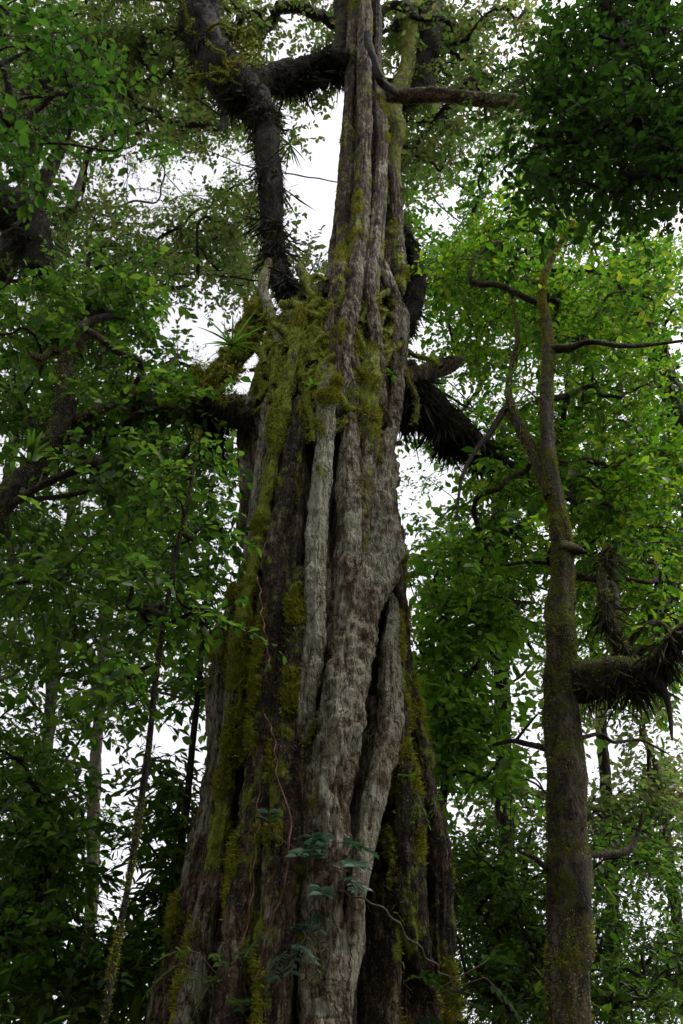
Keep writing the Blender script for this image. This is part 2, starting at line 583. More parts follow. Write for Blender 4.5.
# strangler roots: (points px, radius px, moss, tone, inset factor)
ROOTS = [
    # broad pale column winding down the front
    ([(392, 440), (388, 480), (380, 550), (362, 615), (345, 690), (331, 780), (323, 870), (325, 960), (328, 1040)], [12, 19, 24, 25, 24, 23, 21, 22, 23], .15, .2, .35),
    ([(322, 352), (328, 375), (327, 400), (323, 451), (319, 520), (317, 580), (313, 640), (308, 700), (300, 760)], [6, 8, 8.5, 8, 9, 10, 11, 11, 8], None, .30, -.1),
    ([(305, 300), (298, 335), (291, 380), (276, 458), (266, 521), (255, 580), (243, 650), (238, 720)], [4, 5, 5.5, 6, 6, 6, 7, 6], 1.1, 0, -.9),
    ([(272, 380), (267, 410), (260, 486), (251, 560), (244, 620), (236, 700), (226, 790), (212, 880), (194, 960), (180, 1040)], [4, 5.5, 6, 6.5, 7, 8, 9, 10, 11, 12], .2, .22, -.1),
    ([(300, 385), (297, 420), (291, 460), (281, 521), (274, 574), (270, 640), (264, 720), (256, 800), (246, 890), (236, 980), (230, 1050)], [7, 8, 9, 10, 10, 11, 12, 13, 14, 15, 16], .42, -.05, .2),
    ([(374, 340), (371, 365), (369, 400), (366, 440), (364, 480), (358, 530), (352, 575)], [9, 10, 10, 9, 9, 10, 7], .72, .05, 0),
    ([(349, 385), (352, 420), (351, 470), (352, 530), (347, 585), (338, 640), (330, 700)], [5, 7, 11, 13, 13, 12, 8], .15, .22, .2),
    ([(405, 300), (402, 330), (399, 380), (393, 425), (384, 455), (380, 500)], [5, 6.5, 7, 8, 8, 6], .3, .2, 0),
    ([(380, 440), (390, 480), (396, 540), (398, 600), (402, 660), (412, 720), (424, 775), (436, 840), (442, 920), (446, 1040)], [6, 7, 8, 8, 9, 10, 11, 12, 13, 14], .5, -.1, .1),
    ([(396, 590), (391, 640), (387, 690), (382, 745), (368, 825), (355, 900), (344, 980), (338, 1050)], [6, 8, 10, 11, 11, 11, 11, 11], .12, .28, -.3),
    ([(398, 610), (396, 680), (399, 745), (405, 820), (411, 890), (421, 980), (425, 1050)], [7, 10, 13, 16, 17, 18, 18], .42, -.18, .3),
    ([(236, 560), (226, 630), (219, 690), (214, 750), (207, 810), (196, 870), (178, 940), (158, 1010), (150, 1050)], [8, 11, 12, 12, 13, 13, 14, 14, 14], .3, .14, .35),
    ([(245, 600), (242, 660), (236, 730), (229, 790), (217, 860), (203, 920), (186, 1000), (176, 1050)], [4, 5, 6, 6, 6, 6, 7, 7], .9, -.05, -.5),
    ([(298, 560), (296, 620), (291, 680), (287, 750), (281, 820), (276, 890), (268, 980), (264, 1050)], [8, 11, 13, 14, 13, 13, 14, 15], .5, -.1, .1),
    ([(262, 600), (262, 670), (256, 750), (248, 830), (240, 900), (228, 1000), (222, 1050)], [7, 9, 10, 11, 11, 12, 12], .3, -.12, .3),
    ([(296, 760), (290, 830), (286, 900), (281, 970), (278, 1050)], [8, 11, 12, 12, 12], .3, -.1, .3),
    # stems of the fig dropping from above
    ([(366, -60), (365, 20), (366, 100), (364, 180), (361, 240), (353, 290), (345, 335), (341, 380), (340, 420)], [6, 6, 6, 6.5, 7, 8, 9, 8, 6], .35, .08, -.4),
    ([(382, 60), (381, 120), (379, 190), (374, 245), (368, 290), (373, 330), (378, 365), (384, 410)], [4, 5, 5, 5.5, 6, 6.5, 6, 5], .3, .05, -.4),
    ([(377, 250), (388, 285), (394, 310), (390, 345), (394, 380)], [4, 5, 5, 5, 4], .3, .15, -.2),
    ([(356, -60), (352, 60), (348, 130), (345, 200), (342, 260), (335, 300), (328, 340)], [4, 4, 5, 6, 7, 7, 6], .5, -.05, .1),
    ([(395, 160), (397, 220), (399, 270), (400, 300)], [5, 6, 6, 5], .45, -.05, 0),
    ([(343, 335), (352, 360), (362, 385), (366, 410), (357, 440)], [5, 5, 5, 5, 5], .6, .1, -.2),
    ([(338, 300), (330, 330), (338, 355), (350, 385), (352, 420)], [5, 5, 5, 6, 6], .55, .12, -.2),
    ([(384, 380), (378, 405), (388, 430), (380, 450), (384, 470)], [5, 6, 6, 6, 5], .3, .15, -.1),
    ([(245, 400), (243, 450), (246, 500), (240, 550)], [6, 8, 8, 6], .25, .22, .2),
]
def near_cleft(xs_, ys_, r):
    for x, y in zip(xs_, ys_):
        for cl, cr in CLEFTS:
            p = spline(cl, 30)
            if np.min(np.hypot(p[:, 0] - x, p[:, 1] - y)) < cr + r:
                return True
    return False


for k in range(40):
    e0 = rng.uniform(-.92, .92)
    y0 = rng.uniform(400, 760)
    y1 = min(1060, y0 + rng.uniform(220, 520))
    ys = np.linspace(y0, y1, 6)
    ee = e0 + np.cumsum(rng.normal(size=6) * .06)
    lft = np.interp(ys, [r[0] for r in ROWS], [r[1] for r in ROWS])
    rgt = np.interp(ys, [r[0] for r in ROWS], [r[2] for r in ROWS])
    xx = (lft + rgt) / 2 + np.clip(ee, -.95, .95) * (rgt - lft) / 2
    r0 = rng.uniform(3., 6.5)
    if near_cleft(spline(np.column_stack([xx, ys]), 30)[:, 0], np.linspace(y0, y1, 30), r0):
        continue
    ROOTS.append((list(zip(xx, ys)), [r0 * .7, r0 * .9, r0, r0 * 1.1, r0 * 1.2, r0 * 1.2], rng.choice([.15, .3, .6]), rng.uniform(-.2, .22), rng.uniform(-.1, .8)))
for k in range(24):
    x0 = rng.uniform(346, 392)
    ys = np.linspace(-50, rng.uniform(250, 400), 7)
    xx = x0 + np.cumsum(rng.normal(size=7) * 4)
    lft = np.interp(ys, [r[0] for r in ROWS], [r[1] for r in ROWS])
    rgt = np.interp(ys, [r[0] for r in ROWS], [r[2] for r in ROWS])
    r0 = rng.uniform(2.5, 4.5)
    if near_cleft(np.clip(xx, lft + 3, rgt - 3), ys, 0):
        continue
    ROOTS.append((list(zip(np.clip(xx, lft + 3, rgt - 3), ys)), [r0 * .8, r0 * .8, r0 * .9, r0, r0, r0 * 1.1, r0 * 1.1], rng.choice([.2, .45, .6]), rng.uniform(-.2, .12), rng.uniform(-.3, .4)))
for pts, rpx, ms, tn, ins in ROOTS:
    n = max(40, int(sum(math.hypot(a[0] - b[0], a[1] - b[1]) for a, b in zip(pts, pts[1:])) * .85))
    pp = spline(pts, n)
    rr = spline(np.array(rpx)[:, None], n)[:, 0]
    pp[:, 0] += rr * .35 * vnoise(np.stack([pp[:, 1] * .02, pp[:, 0] * .01, np.full(n, ins * 9)], 1))
    path, rw, nrs = [], [], []
    for (x, y), r in zip(pp, rr):
        c, nr = surf(x, y)
        rm = r / F_PX * depth(c)
        path.append(c)
        rw.append(rm)
        nrs.append(nr)
    path = np.array(path)
    e = np.linspace(0, 1, n)
    ends = np.exp(-e / .05) + np.exp(-(1 - e) / .05) * (pts[-1][1] < 1000)
    rw = np.array(rw)
    path = path - np.array(nrs) * (rw * (ins + 1.7 * ends))[:, None]
    rw = rw * (1 - .55 * np.clip(ends, 0, 1))
    ker = np.ones(11) / 11
    path = np.stack([np.convolve(np.pad(path[:, c], 5, 'edge'), ker, 'valid') for c in range(3)], 1)
    V, Fq, Nn = tube(path, rw * 1.06, 72, .21, 2.6, .26)
    px_, py_ = project(V)
    bm = blobval(px_, py_, MOSS_BLOBS)
    if ms is None:     # mossy at the top, bare lower down
        mo = np.clip((450 - py_) / 60, 0, 1) * .8 + .12
    else:
        mo = np.maximum(ms, bm * .6 + ms * .4)
    fib = fbm(V * np.array([22, 22, 2.5]), 2) * .010 + fbm(V * 9, 3) * .012
    V = V + Nn * (fib * np.clip(rw.mean() / .12, .5, 1.6))[:, None]
    mo = mo * .92 + .3 * fbm(V * np.array([4, 4, .6]) + 3, 2)
    V = V + Nn * (np.clip(mo - .2, 0, 1) * np.clip(.5 + fbm(V * 6.5, 2), 0, 2) * .05)[:, None]
    to = tn + .5 * blobval(px_, py_, PALE_BLOBS) - .1
    acc = Acc()
    acc.add(V, Fq, moss=mo, tone=to)
    acc.build('aerial_root', M['bark'], giant, attrs=True)
    vis = (Nn[:, 1] < .35) & (py_ < 1050)
    if mo.max() > .4:
        tuft(V[vis], Nn[vis], (np.clip(mo, 0, 1) * (.25 + fbm(V * 3, 2)) * (mo > .45)).clip(0, 1)[vis], int(np.mean(mo) * 60 * sum(rpx) / len(rpx) * len(path) / 20))

# knotted mossy rootlets over the fork and on the shoulders
def rootlet(x, y, steps, rp, mossy=.95, spread=9, down=3., ins=-.8):
    pts = [(x, y)]
    a = rng.uniform(0, 2 * math.pi)
    for _ in range(steps):
        a += rng.normal() * .8
        x += math.cos(a) * spread
        y += math.sin(a) * spread * .9 + down
        pts.append((x, y))
    pp = spline(pts, steps * 5)
    path, rw = [], []
    for (u, v) in pp:
        c, nr = surf(u, v)
        rm = rp / F_PX * depth(c)
        path.append(c - nr * ins * rm * rng.uniform(.9, 1.1)); rw.append(rm)
    V, Fq, Nn = tube(np.array(path), rw, 10, .25, 6, 1.)
    acc = Acc()
    acc.add(V, Fq, moss=mossy, tone=-.1)
    acc.build('rootlet', M['bark'], giant, attrs=True)
    tuft(V, Nn, np.full(len(V), mossy), 70 * steps, (.015, .045), .014)


for _ in range(62):
    rootlet(rng.uniform(258, 345), rng.uniform(300, 385), rng.integers(4, 8), rng.uniform(1.8, 4.2), ins=rng.uniform(-1.2, .4), down=rng.uniform(2, 8))
for _ in range(24):
    rootlet(rng.uniform(340, 404), rng.uniform(275, 420), rng.integers(4, 8), rng.uniform(1.5, 3.4), .75, 8, 5)
for _ in range(14):
    rootlet(rng.uniform(240, 330), rng.uniform(600, 720), rng.integers(3, 6), rng.uniform(.8, 1.4), .6, 10, 7, -.3)


def hang(acc, path, r, n, l=(.1, .4), w=.03, under=.5):
    """shaggy moss and rootlets round a limb, mostly hanging down"""
    n, w = int(n * 2.6), w * .36
    path = np.asarray(path, float)
    u = rng.uniform(0, len(path) - 1.001, n)
    i = u.astype(int)
    t = (u - i)[:, None]
    c = path[i] * (1 - t) + path[i + 1] * t
    rr = np.broadcast_to(np.asarray(r, float), (len(path),))[i]
    d = unit(rng.normal(size=(n, 3)))
    d[:, 2] -= under * .6
    d = unit(d)
    p = c + d * rr[:, None] * rng.uniform(.75, 1.25, n)[:, None]
    clump = np.clip(.7 + 1.2 * fbm(p * 2.6, 2), .2, 2.2)
    blades(acc, p, d * .10 + np.array([0, 0, -under * 1.2]) + rng.normal(size=(n, 3)) * .2, (l[0] + (l[1] - l[0]) * rng.uniform(0, 1, n) ** 1.8 * 1.3) * clump, np.full(n, w))


def scatter(V, Fq, Nn, n):
    """n random points on a quad surface, with normals"""
    f = Fq[rng.choice(len(Fq), n)]
    u, v = rng.uniform(size=(2, n, 1))
    p = (V[f[:, 0]] * (1 - u) + V[f[:, 1]] * u) * (1 - v) + (V[f[:, 3]] * (1 - u) + V[f[:, 2]] * u) * v
    k = np.clip(.5 + fbm(p * 3.5, 2), 0, 1) > rng.uniform(size=n)
    return p[k], Nn[f[:, 0]][k]


def limb(parent, pts, rpx, Ys, mat='bark_dark', moss=.5, tone=-.1, name='limb', lump=.2, n=60, seg=16, shag=0, shag_l=(.1, .35), tufts=0, under=.5):
    Ys = np.broadcast_to(np.asarray(Ys, float), (len(pts),))
    C = np.array([P(x, y, Yv) for (x, y), Yv in zip(pts, Ys)])
    R = np.array([r / F_PX * depth(c) for r, c in zip(rpx, C)])
    q = spline(np.column_stack([C, R]), n)
    path, R = q[:, :3], q[:, 3]
    path = path + (R * .5)[:, None] * np.stack([vnoise(path * .9 + k * 31) for k in range(3)], 1)
    V, Fq, Nn = tube(path, R, seg, lump, 2.5, .5)
    mo = moss + .35 * np.clip(Nn[:, 2], -.4, 1)
    acc = Acc()
    acc.add(V, Fq, moss=mo, tone=tone)
    o = acc.build(name, M[mat], parent, attrs=True)
    if shag:
        a2 = Acc()
        hang(a2, path, R, shag, shag_l, .03, under)
        a2.build('hanging_moss', M['moss_dark'], o, origin=parent)['kind'] = 'stuff'
    if tufts:
        a2 = Acc()
        p, q_ = scatter(V, Fq, Nn, tufts * 3)
        blades(a2, p, q_ + rng.normal(size=p.shape) * .6, rng.uniform(.015, .06, len(p)), np.full(len(p), .012))
        a2.build('moss', M['moss'], o, origin=parent)['kind'] = 'stuff'
    return path, R


# big limbs of the giant
limb(giant, [(300, 318), (284, 285), (275, 255), (272, 200), (268, 140), (256, 105), (236, 82), (215, 55), (198, 10), (188, -50)],
     [11, 10, 9, 11, 13, 17, 21, 19, 17, 14], [9.6, 9.5, 9.6, 9.6, 9.5, 9.4, 9.2, 9, 8.8, 8.6], moss=.25, tone=-.1, shag=9000, shag_l=(.1, .45), n=110, tufts=0)
limb(giant, [(345, 72), (315, 66), (285, 68), (255, 82), (240, 92)], [14, 13, 13, 13, 11], [10, 9.9, 9.7, 9.4, 9.3], moss=.3, shag=6500, shag_l=(.1, .4))
limb(giant, [(395, 190), (396, 140), (397, 95), (408, 60), (412, 25), (405, -20)], [8, 8, 8, 7, 7, 6], 10.8, 'bark', moss=.75, tone=.05, tufts=2500)
limb(giant, [(398, 100), (420, 80), (432, 40), (430, -20)], [9, 11, 12, 12], 11.2, moss=.4, shag=3500, shag_l=(.08, .35))
limb(giant, [(378, 92), (410, 96), (450, 99), (500, 100), (545, 101), (590, 95)], [7, 7.5, 7, 6.5, 6, 5], [10, 9.9, 9.8, 9.7, 9.6, 9.5], 'bark', moss=.18, tone=-.02, tufts=500)
limb(giant, [(368, 35), (374, 60), (380, 80), (392, 90)], [4, 4, 4, 4], [9.3, 9.2, 9.3, 9.8], moss=.4)
limb(giant, [(350, 85), (338, 60), (345, 20), (340, -20)], [7, 8, 9, 9], 10.3, moss=.6, shag=1500, shag_l=(.05, .2))
limb(giant, [(255, 420), (232, 412), (208, 408), (182, 412), (155, 408), (135, 398), (120, 385)], [18, 17, 13, 12, 12, 9, 5], [9.6, 9.6, 9.6, 9.6, 9.6, 9.6, 9.6], 'bark', moss=.4, tone=.12, tufts=2600, shag=1500, shag_l=(.05, .25), n=80, seg=22)
limb(giant, [(225, 415), (205, 428), (215, 445)], [9, 12, 6], [9.8, 9.9, 10], shag=1600, shag_l=(.06, .3))
limb(giant, [(398, 385), (425, 374), (446, 366), (462, 358)], [11, 10, 8, 2], [10.2, 10.5, 10.8, 11.1], 'bark', moss=.3, tone=-.1, tufts=300)
limb(giant, [(396, 372), (420, 405), (445, 430), (475, 452), (505, 470)], [16, 18, 17, 13, 8], [10.6, 10.9, 11.2, 11.5, 11.9], moss=.3, shag=7000, shag_l=(.1, .5), n=70, under=.8)
limb(giant, [(404, 230), (414, 262), (412, 300), (402, 335)], [7, 10, 10, 7], [10.2, 10.4, 10.4, 10.3], moss=.3, shag=3600, shag_l=(.06, .28))
limb(giant, [(262, 300), (245, 345), (225, 370), (200, 385), (180, 400)], [10, 12, 11, 9, 6], [9.8, 9.7, 9.6, 9.5, 9.4], 'bark', moss=.9, shag=0, tufts=3500)
limb(giant, [(270, 262), (264, 290), (272, 320), (280, 345)], [4, 5, 5, 5], [9.4, 9.2, 9.1, 9.0], 'bark', moss=.4, tone=.2, tufts=300)
limb(giant, [(300, 268), (316, 300), (322, 330), (330, 360)], [5, 6, 6, 6], [9.4, 9.1, 9.0, 8.9], 'bark', moss=.7, tone=.0, tufts=700)

# squiggly mossy twigs on the shoulder limb and on the top left limb
def squiggle(parent, px, py, Yv, steps, rp, spread, name='rootlet', tufts=250):
    pts = [P(px, py, Yv)]
    s = spread / F_PX * depth(pts[0])
    d = unit(rng.normal(size=3))
    for _ in range(steps):
        d = unit(d + rng.normal(size=3) * .75 + np.array([0, 0, -.1]))
        pts.append(pts[-1] + d * s)
    path = spline(pts, steps * 5)
    r = rp / F_PX * depth(pts[0]) * np.linspace(1.1, .5, len(path))
    V, Fq, Nn = tube(path, r, 8, .25, 6, 1.)
    acc = Acc()
    acc.add(V, Fq, moss=.95, tone=0)
    acc.build(name, M['bark'], parent, attrs=True)
    tuft(V, Nn, np.ones(len(V)), tufts, (.025, .07), .014)


for _ in range(50):
    t = rng.uniform()
    sx, sy = spline([(264, 310), (245, 345), (225, 370), (200, 388), (182, 402)], 50)[int(t * 49)]
    squiggle(giant, sx + rng.normal() * 4, sy + rng.normal() * 6, 9.3 + rng.normal() * .12, rng.integers(3, 6), rng.uniform(1.8, 3.4), 7)
for _ in range(14):
    squiggle(giant, rng.uniform(190, 260), rng.uniform(20, 75), rng.uniform(8.4, 9), rng.integers(4, 8), rng.uniform(1.2, 1.9), 10)
moss_acc.build('moss', M['moss'], giant, smooth=False)['kind'] = 'stuff'

# ------------------------------------------------------------------ foliage
GAPS = [(321, 165, 16, 62), (120, 185, 62, 16), (205, 165, 30, 22), (190, 300, 24, 26), (205, 330, 18, 10), (430, 222, 26, 24), (290, 45, 18, 10),
        (508, 180, 11, 18), (668, 236, 14, 16), (575, 262, 26, 10), (485, 385, 10, 14), (437, 495, 14, 26), (428, 535, 12, 26),
        (527, 715, 18, 40), (462, 805, 17, 18), (600, 730, 22, 30), (612, 770, 14, 20), (640, 905, 22, 16), (186, 750, 13, 24), (125, 790, 16, 34), (112, 895, 28, 28),
        (55, 740, 20, 8), (450, 200, 16, 14), (95, 130, 20, 8), (155, 300, 8, 8), (420, 600, 6, 20), (672, 730, 12, 30), (150, 690, 10, 10), (545, 370, 14, 10)]


GAPS = [(x, y, rx * (1.1 if y > 640 else .72), ry * (1.1 if y > 640 else .78)) for x, y, rx, ry in GAPS]


def in_gap(px, py, m=0):
    for x, y, rx, ry in GAPS:
        if ((px - x) / (rx + m)) ** 2 + ((py - y) / (ry + m)) ** 2 < 1:
            return True
    return False


def clumps(regions, Yr, hmax=34, margin=10, dens=1.35):
    """crown clump centres: each region (px, py, rx, ry, count) at Yr metres"""
    out = []
    for x, y, rx, ry, n in regions:
        k = 0
        tries = 0
        n = int(n * dens)
        while k < n and tries < n * 30:
            tries += 1
            a, r = rng.uniform(0, 2 * math.pi), math.sqrt(rng.uniform())
            px, py = x + rx * r * math.cos(a), y + ry * r * math.sin(a)
            if in_gap(px, py, margin):
                continue
            Yv = rng.uniform(*Yr)
            d = ray(px, py)
            ymax = (hmax * rng.uniform(.8, 1) - CAM[2]) / max(d[2] / d[1], 1e-3)
            out.append(P(px, py, min(Yv, ymax)))
            k += 1
    return np.array(out)


def foliage(acc, tw, C, R, L, ns, nl, kind='broad', droop=.25, flat=.55, tw_r=.006, jit=.5):
    nl = int(nl * 1.25)
    nC = len(C)
    C = np.repeat(C, ns, 0)
    T = len(C)
    d = rng.normal(size=(T, 3))
    d[:, 2] *= flat
    d = unit(d)
    ln = R * rng.uniform(.5, 1.15, T)
    st = C + rng.normal(size=(T, 3)) * R * .22
    tt = np.linspace(.15, 1, nl)[None, :, None]

    def at(t):
        return st[:, None] + d[:, None] * ln[:, None, None] * t + np.array([0, 0, -1.]) * droop * ln[:, None, None] * t ** 2
    pos = at(tt) + rng.normal(size=(T, nl, 3)) * L * .15
    side = unit(np.cross(d, UP + rng.normal(size=(T, 3)) * .3))[:, None]
    sg = np.where(np.arange(nl) % 2 == 0, 1., -1.)[None, :, None]
    axis = d[:, None] * .6 + side * sg * .8 + np.array([0, 0, -.3]) + rng.normal(size=(T, nl, 3)) * .35
    nrm = UP + rng.normal(size=(T, nl, 3)) * jit
    keep = rng.uniform(size=(T, nl)) < .92
    leaves(acc, pos[keep], axis[keep], nrm[keep], L * .82 * np.exp(rng.normal(size=keep.sum()) * .33).clip(.4, 1.9), kind)
    if tw is not None:
        ts = np.array([0, .5, 1.])[None, :, None]
        c = at(ts)
        a = unit(np.cross(d, UP + .01))
        b = np.cross(d, a)
        rings = []
        for k, r in enumerate((tw_r, tw_r * .8, tw_r * .4)):
            for q in range(3):
                an = q * 2.094
                rings.append(c[:, k] + (a * math.cos(an) + b * math.sin(an)) * r)
        V = np.stack(rings, 1).reshape(-1, 3)
        f = []
        for k in range(2):
            for q in range(3):
                f.append([k * 3 + q, k * 3 + (q + 1) % 3, k * 3 + 3 + (q + 1) % 3, k * 3 + 3 + q])
        Fq = (np.arange(T)[:, None, None] * 9 + np.array(f)[None]).reshape(-1, 4)
        tw.add(V, Fq)


def skeleton(parent, trunk_pts, trunk_r, C, mat, twig_r=.012, moss=.35, tone=-.1, start=.35, fol=None, maxr=.12):
    """grow branches from a trunk to every clump; each branch leaving the trunk becomes one mesh"""
    nodes_p = [p for p in trunk_pts[int(len(trunk_pts) * start):]]
    nt = len(nodes_p)
    par = [-1] * nt
    rootid = [-1] * nt
    o = np.argsort([np.min(np.linalg.norm(np.array(nodes_p) - c, axis=1)) for c in C])
    ends = []
    rid = 0
    for ci in o:
        c = C[ci]
        A_ = np.array(nodes_p)
        d = np.linalg.norm(A_ - c, axis=1) + .35 * np.clip(A_[:, 2] - c[2] + .2, 0, 9)
        d[:nt] *= 1.15
        k = int(np.argmin(d))
        s = A_[k]
        L = np.linalg.norm(c - s)
        m = max(3, int(L / .35))
        t = np.linspace(0, 1, m + 1)[1:, None]
        bow = rng.normal(size=3) * L * .10 + np.array([0, 0, .10 * L])
        seg = s + (c - s) * t + bow * (4 * t * (1 - t)) + rng.normal(size=(m, 3)) * .02
        prev = k
        r_id = rootid[k]
        if r_id < 0:
            r_id = rid
            rid += 1
        for p in seg:
            nodes_p.append(p)
            par.append(prev)
            rootid.append(r_id)
            prev = len(nodes_p) - 1
        ends.append(prev)
    n = len(nodes_p)
    cnt = np.zeros(n)
    for e in ends:
        cnt[e] += 1
    kids = [[] for _ in range(n)]
    for k in range(n - 1, nt - 1, -1):
        cnt[par[k]] += cnt[k]
        kids[par[k]].append(k)
    A_ = np.array(nodes_p)
    # chains
    accs = {}
    stack = [(k, None) for t in range(nt) for k in kids[t]]
    while stack:
        k, _ = stack.pop()
        ch = [par[k], k]
        while kids[ch[-1]]:
            ks = sorted(kids[ch[-1]], key=lambda q: -cnt[q])
            for q in ks[1:]:
                stack.append((q, None))
            ch.append(ks[0])
        path = A_[ch]
        r = np.minimum(twig_r * np.sqrt(np.maximum(cnt[ch[1:]], 1)), maxr)
        r = np.concatenate([[r[0] * 1.15], r])
        r[-1] *= .5
        path = spline(path, len(path) * 2)
        r = np.interp(np.linspace(0, 1, len(path)), np.linspace(0, 1, len(r)), r)
        path[1:-1] += vnoise(path[1:-1] * 2.3)[:, None] * .05 * rng.normal(size=3)
        V, Fq, Nn = tube(path, r, 7, .2, 4, .5)
        accs.setdefault(rootid[k], Acc()).add(V, Fq, moss=moss + .4 * np.clip(Nn[:, 2], -.5, 1), tone=tone)
    return accs


def tree(name, label, cat, trunk, Yt, rpx, regions, Yr, leaf, mat, L, R, ns, nl, kind='broad', group=None, world=None, hmax=34, margin=10, moss=.35, tone=-.1,
         start=.35, droop=.25, flat=.55, dens=1.35, twig_r=.012, trunk_name='trunk', extra=None, jit=.5, shag=0, tufts=0):
    Ys = np.broadcast_to(np.asarray(Yt, float), (len(trunk),))
    if world is not None:
        pts, rr = np.array(trunk, float), np.array(rpx, float)
    else:
        pts = np.array([P(x, y, v) for (x, y), v in zip(trunk, Ys)])
        rr = np.array([r / F_PX * depth(p) for r, p in zip(rpx, pts)])
    base = np.array([pts[0, 0] - .04 * (pts[1, 0] - pts[0, 0]), pts[0, 1], -.25])
    pts = np.vstack([base, pts])
    rr = np.concatenate([[rr[0] * 1.5], rr])
    t = thing(name, label, cat, (base[0], base[1], 0), group)
    q = spline(np.column_stack([pts, rr]), 140)
    path, r = q[:, :3], np.maximum(q[:, 3], .004)
    path = path + (r * .16)[:, None] * np.stack([vnoise(path * .8 + 5), vnoise(path * .8 + 50), 0 * r], 1)
    V, Fq, Nn = tube(path, r, 26, .2, 4, .5)
    acc = Acc()
    acc.add(V, Fq, moss=moss + .15 * vnoise(V * 1.3), tone=tone)
    acc.build(trunk_name, M[mat], t, attrs=True)
    if tufts:
        a2 = Acc()
        p, q_ = scatter(V, Fq, Nn, tufts * 4)
        blades(a2, p, q_ + rng.normal(size=p.shape) * .7, rng.uniform(.008, .035, len(p)), np.full(len(p), .008))
        a2.build('moss', M['moss'], t)['kind'] = 'stuff'
    C = clumps(regions, Yr, hmax, margin, dens) if world is None else world
    if len(C):
        accs = skeleton(t, path, r, C, mat, twig_r, moss, tone, start, maxr=.055)
        la, tw = Acc(), Acc()
        foliage(la, tw, C, R, L, ns, nl, kind, droop, flat, jit=jit)
        la.build('crown', M[leaf], t, smooth=False)
        tw.build('twigs', M[mat], t)['kind'] = 'stuff'
        for a in accs.values():
            a.build('branch', M[mat], t, attrs=True)
    return t, path, r


BG = 'rainforest trees around the giant fig'

# giant's own crown, high overhead
C = np.vstack([clumps([(120, 60, 160, 80, 100), (480, 60, 100, 70, 60)], (10.6, 14), 34, 12),
               clumps([(270, 40, 130, 55, 60), (420, 150, 40, 60, 22), (420, 50, 60, 50, 24)], (11.2, 14), 34, 12)])
tp = np.array([[ax(z), YG, z] for z in np.linspace(21.5, 30, 40)])
for a in skeleton(giant, tp, None, C, 'bark_dark', .018, start=.0, maxr=.16).values():
    a.build('branch', M['bark_dark'], giant, attrs=True)
la, tw = Acc(), Acc()
foliage(la, tw, C, .8, .16, 8, 10, 'broad', .2, .55)
la.build('crown', M['leaf_olive'], giant, smooth=False)
tw.build('twigs', M['bark_dark'], giant)['kind'] = 'stuff'

# slender tree on the right
st, spath, sr = tree('slender_tree', 'slender mossy tree with straight dark trunk forking in two, right of the giant', 'tree',
     [(572, 1040), (570, 940), (567, 850), (562, 700), (560, 620), (563, 555), (555, 495), (545, 420), (548, 340), (542, 292), (553, 256), (574, 222)], 9.0,
     [22, 21, 19.5, 16.5, 14.5, 11.5, 8.5, 6.6, 5.4, 3.6, 2.6, 1.6],
     [(505, 310, 65, 70, 26), (600, 290, 70, 70, 30), (520, 450, 34, 50, 12), (615, 420, 70, 80, 34), (600, 540, 80, 60, 24), (540, 230, 60, 40, 16), (500, 540, 40, 50, 9), (655, 655, 26, 26, 7), (630, 640, 20, 16, 4), (470, 260, 36, 36, 9)],
     (9.3, 13.5), 'leaf_lime', 'bark_slim', .13, .8, 9, 12, group=BG, start=.5, moss=.55, tone=.0, tufts=14000)
limb(st, [(553, 498), (540, 462), (524, 432), (510, 402), (511, 372), (518, 335), (512, 300)], [8, 7, 6, 4.5, 3.2, 2, .9], [9, 9.05, 9.1, 9.2, 9.3, 9.4, 9.5], 'bark_slim', moss=.55, name='branch', tufts=900)
limb(st, [(565, 688), (590, 682), (620, 676), (642, 672), (656, 660), (668, 640), (690, 622)], [18, 17, 14, 12, 8, 5, 3], [9, 8.9, 8.8, 8.7, 8.6, 8.5, 8.4], 'bark_dark', moss=.55, lump=.45, name='branch', shag=900, shag_l=(.02, .22), tufts=300)
limb(st, [(640, 672), (658, 686), (668, 706), (672, 740)], [8, 5, 3, 1], [8.7, 8.6, 8.55, 8.5], 'bark_dark', moss=.4, name='branch')
limb(st, [(638, 676), (620, 650), (606, 615), (600, 580), (607, 545)], [5, 5.5, 6, 5, 2.5], [8.8, 8.9, 9, 9.1, 9.2], 'bark_dark', moss=.6, name='branch', shag=1200, shag_l=(.05, .25), tufts=500)
limb(st, [(546, 348), (570, 346), (592, 341), (630, 346), (690, 340)], [5, 4.5, 3, 2.2, 1.5], [9, 8.9, 8.8, 8.7, 8.6], 'bark_slim', moss=.45, name='branch')
limb(st, [(508, 402), (490, 432), (477, 448), (462, 478), (456, 520)], [3.2, 3.2, 2.6, 1.8, 1], [9.2, 9.1, 9, 8.9, 8.8], 'bark_dark', moss=.4, name='branch')
limb(st, [(556, 750), (530, 744), (512, 741), (493, 745)], [3.5, 2.8, 2.2, 1.5], [9, 9.2, 9.4, 9.6], 'bark_slim', moss=.1, name='branch')
limb(st, [(515, 742), (522, 733), (538, 714)], [1.8, 1.4, .9], [9.35, 9.3, 9.2], 'bark_slim', moss=.1, name='branch')
limb(st, [(582, 853), (605, 853), (627, 850), (638, 832), (642, 812)], [4, 3.5, 4, 2.6, 1.4], [9, 9.2, 9.4, 9.5, 9.5], 'bark_slim', moss=.4, name='branch')
limb(st, [(580, 738), (600, 734), (614, 742), (640, 740), (665, 752)], [2.5, 2, 1.8, 1.4, .9], [9, 9.2, 9.4, 9.6, 9.8], 'bark_slim', moss=.1, name='branch')
limb(st, [(553, 875), (536, 858), (518, 850)], [3.2, 2.6, 1.6], [9, 8.8, 8.6], 'bark_slim', moss=.2, name='branch')
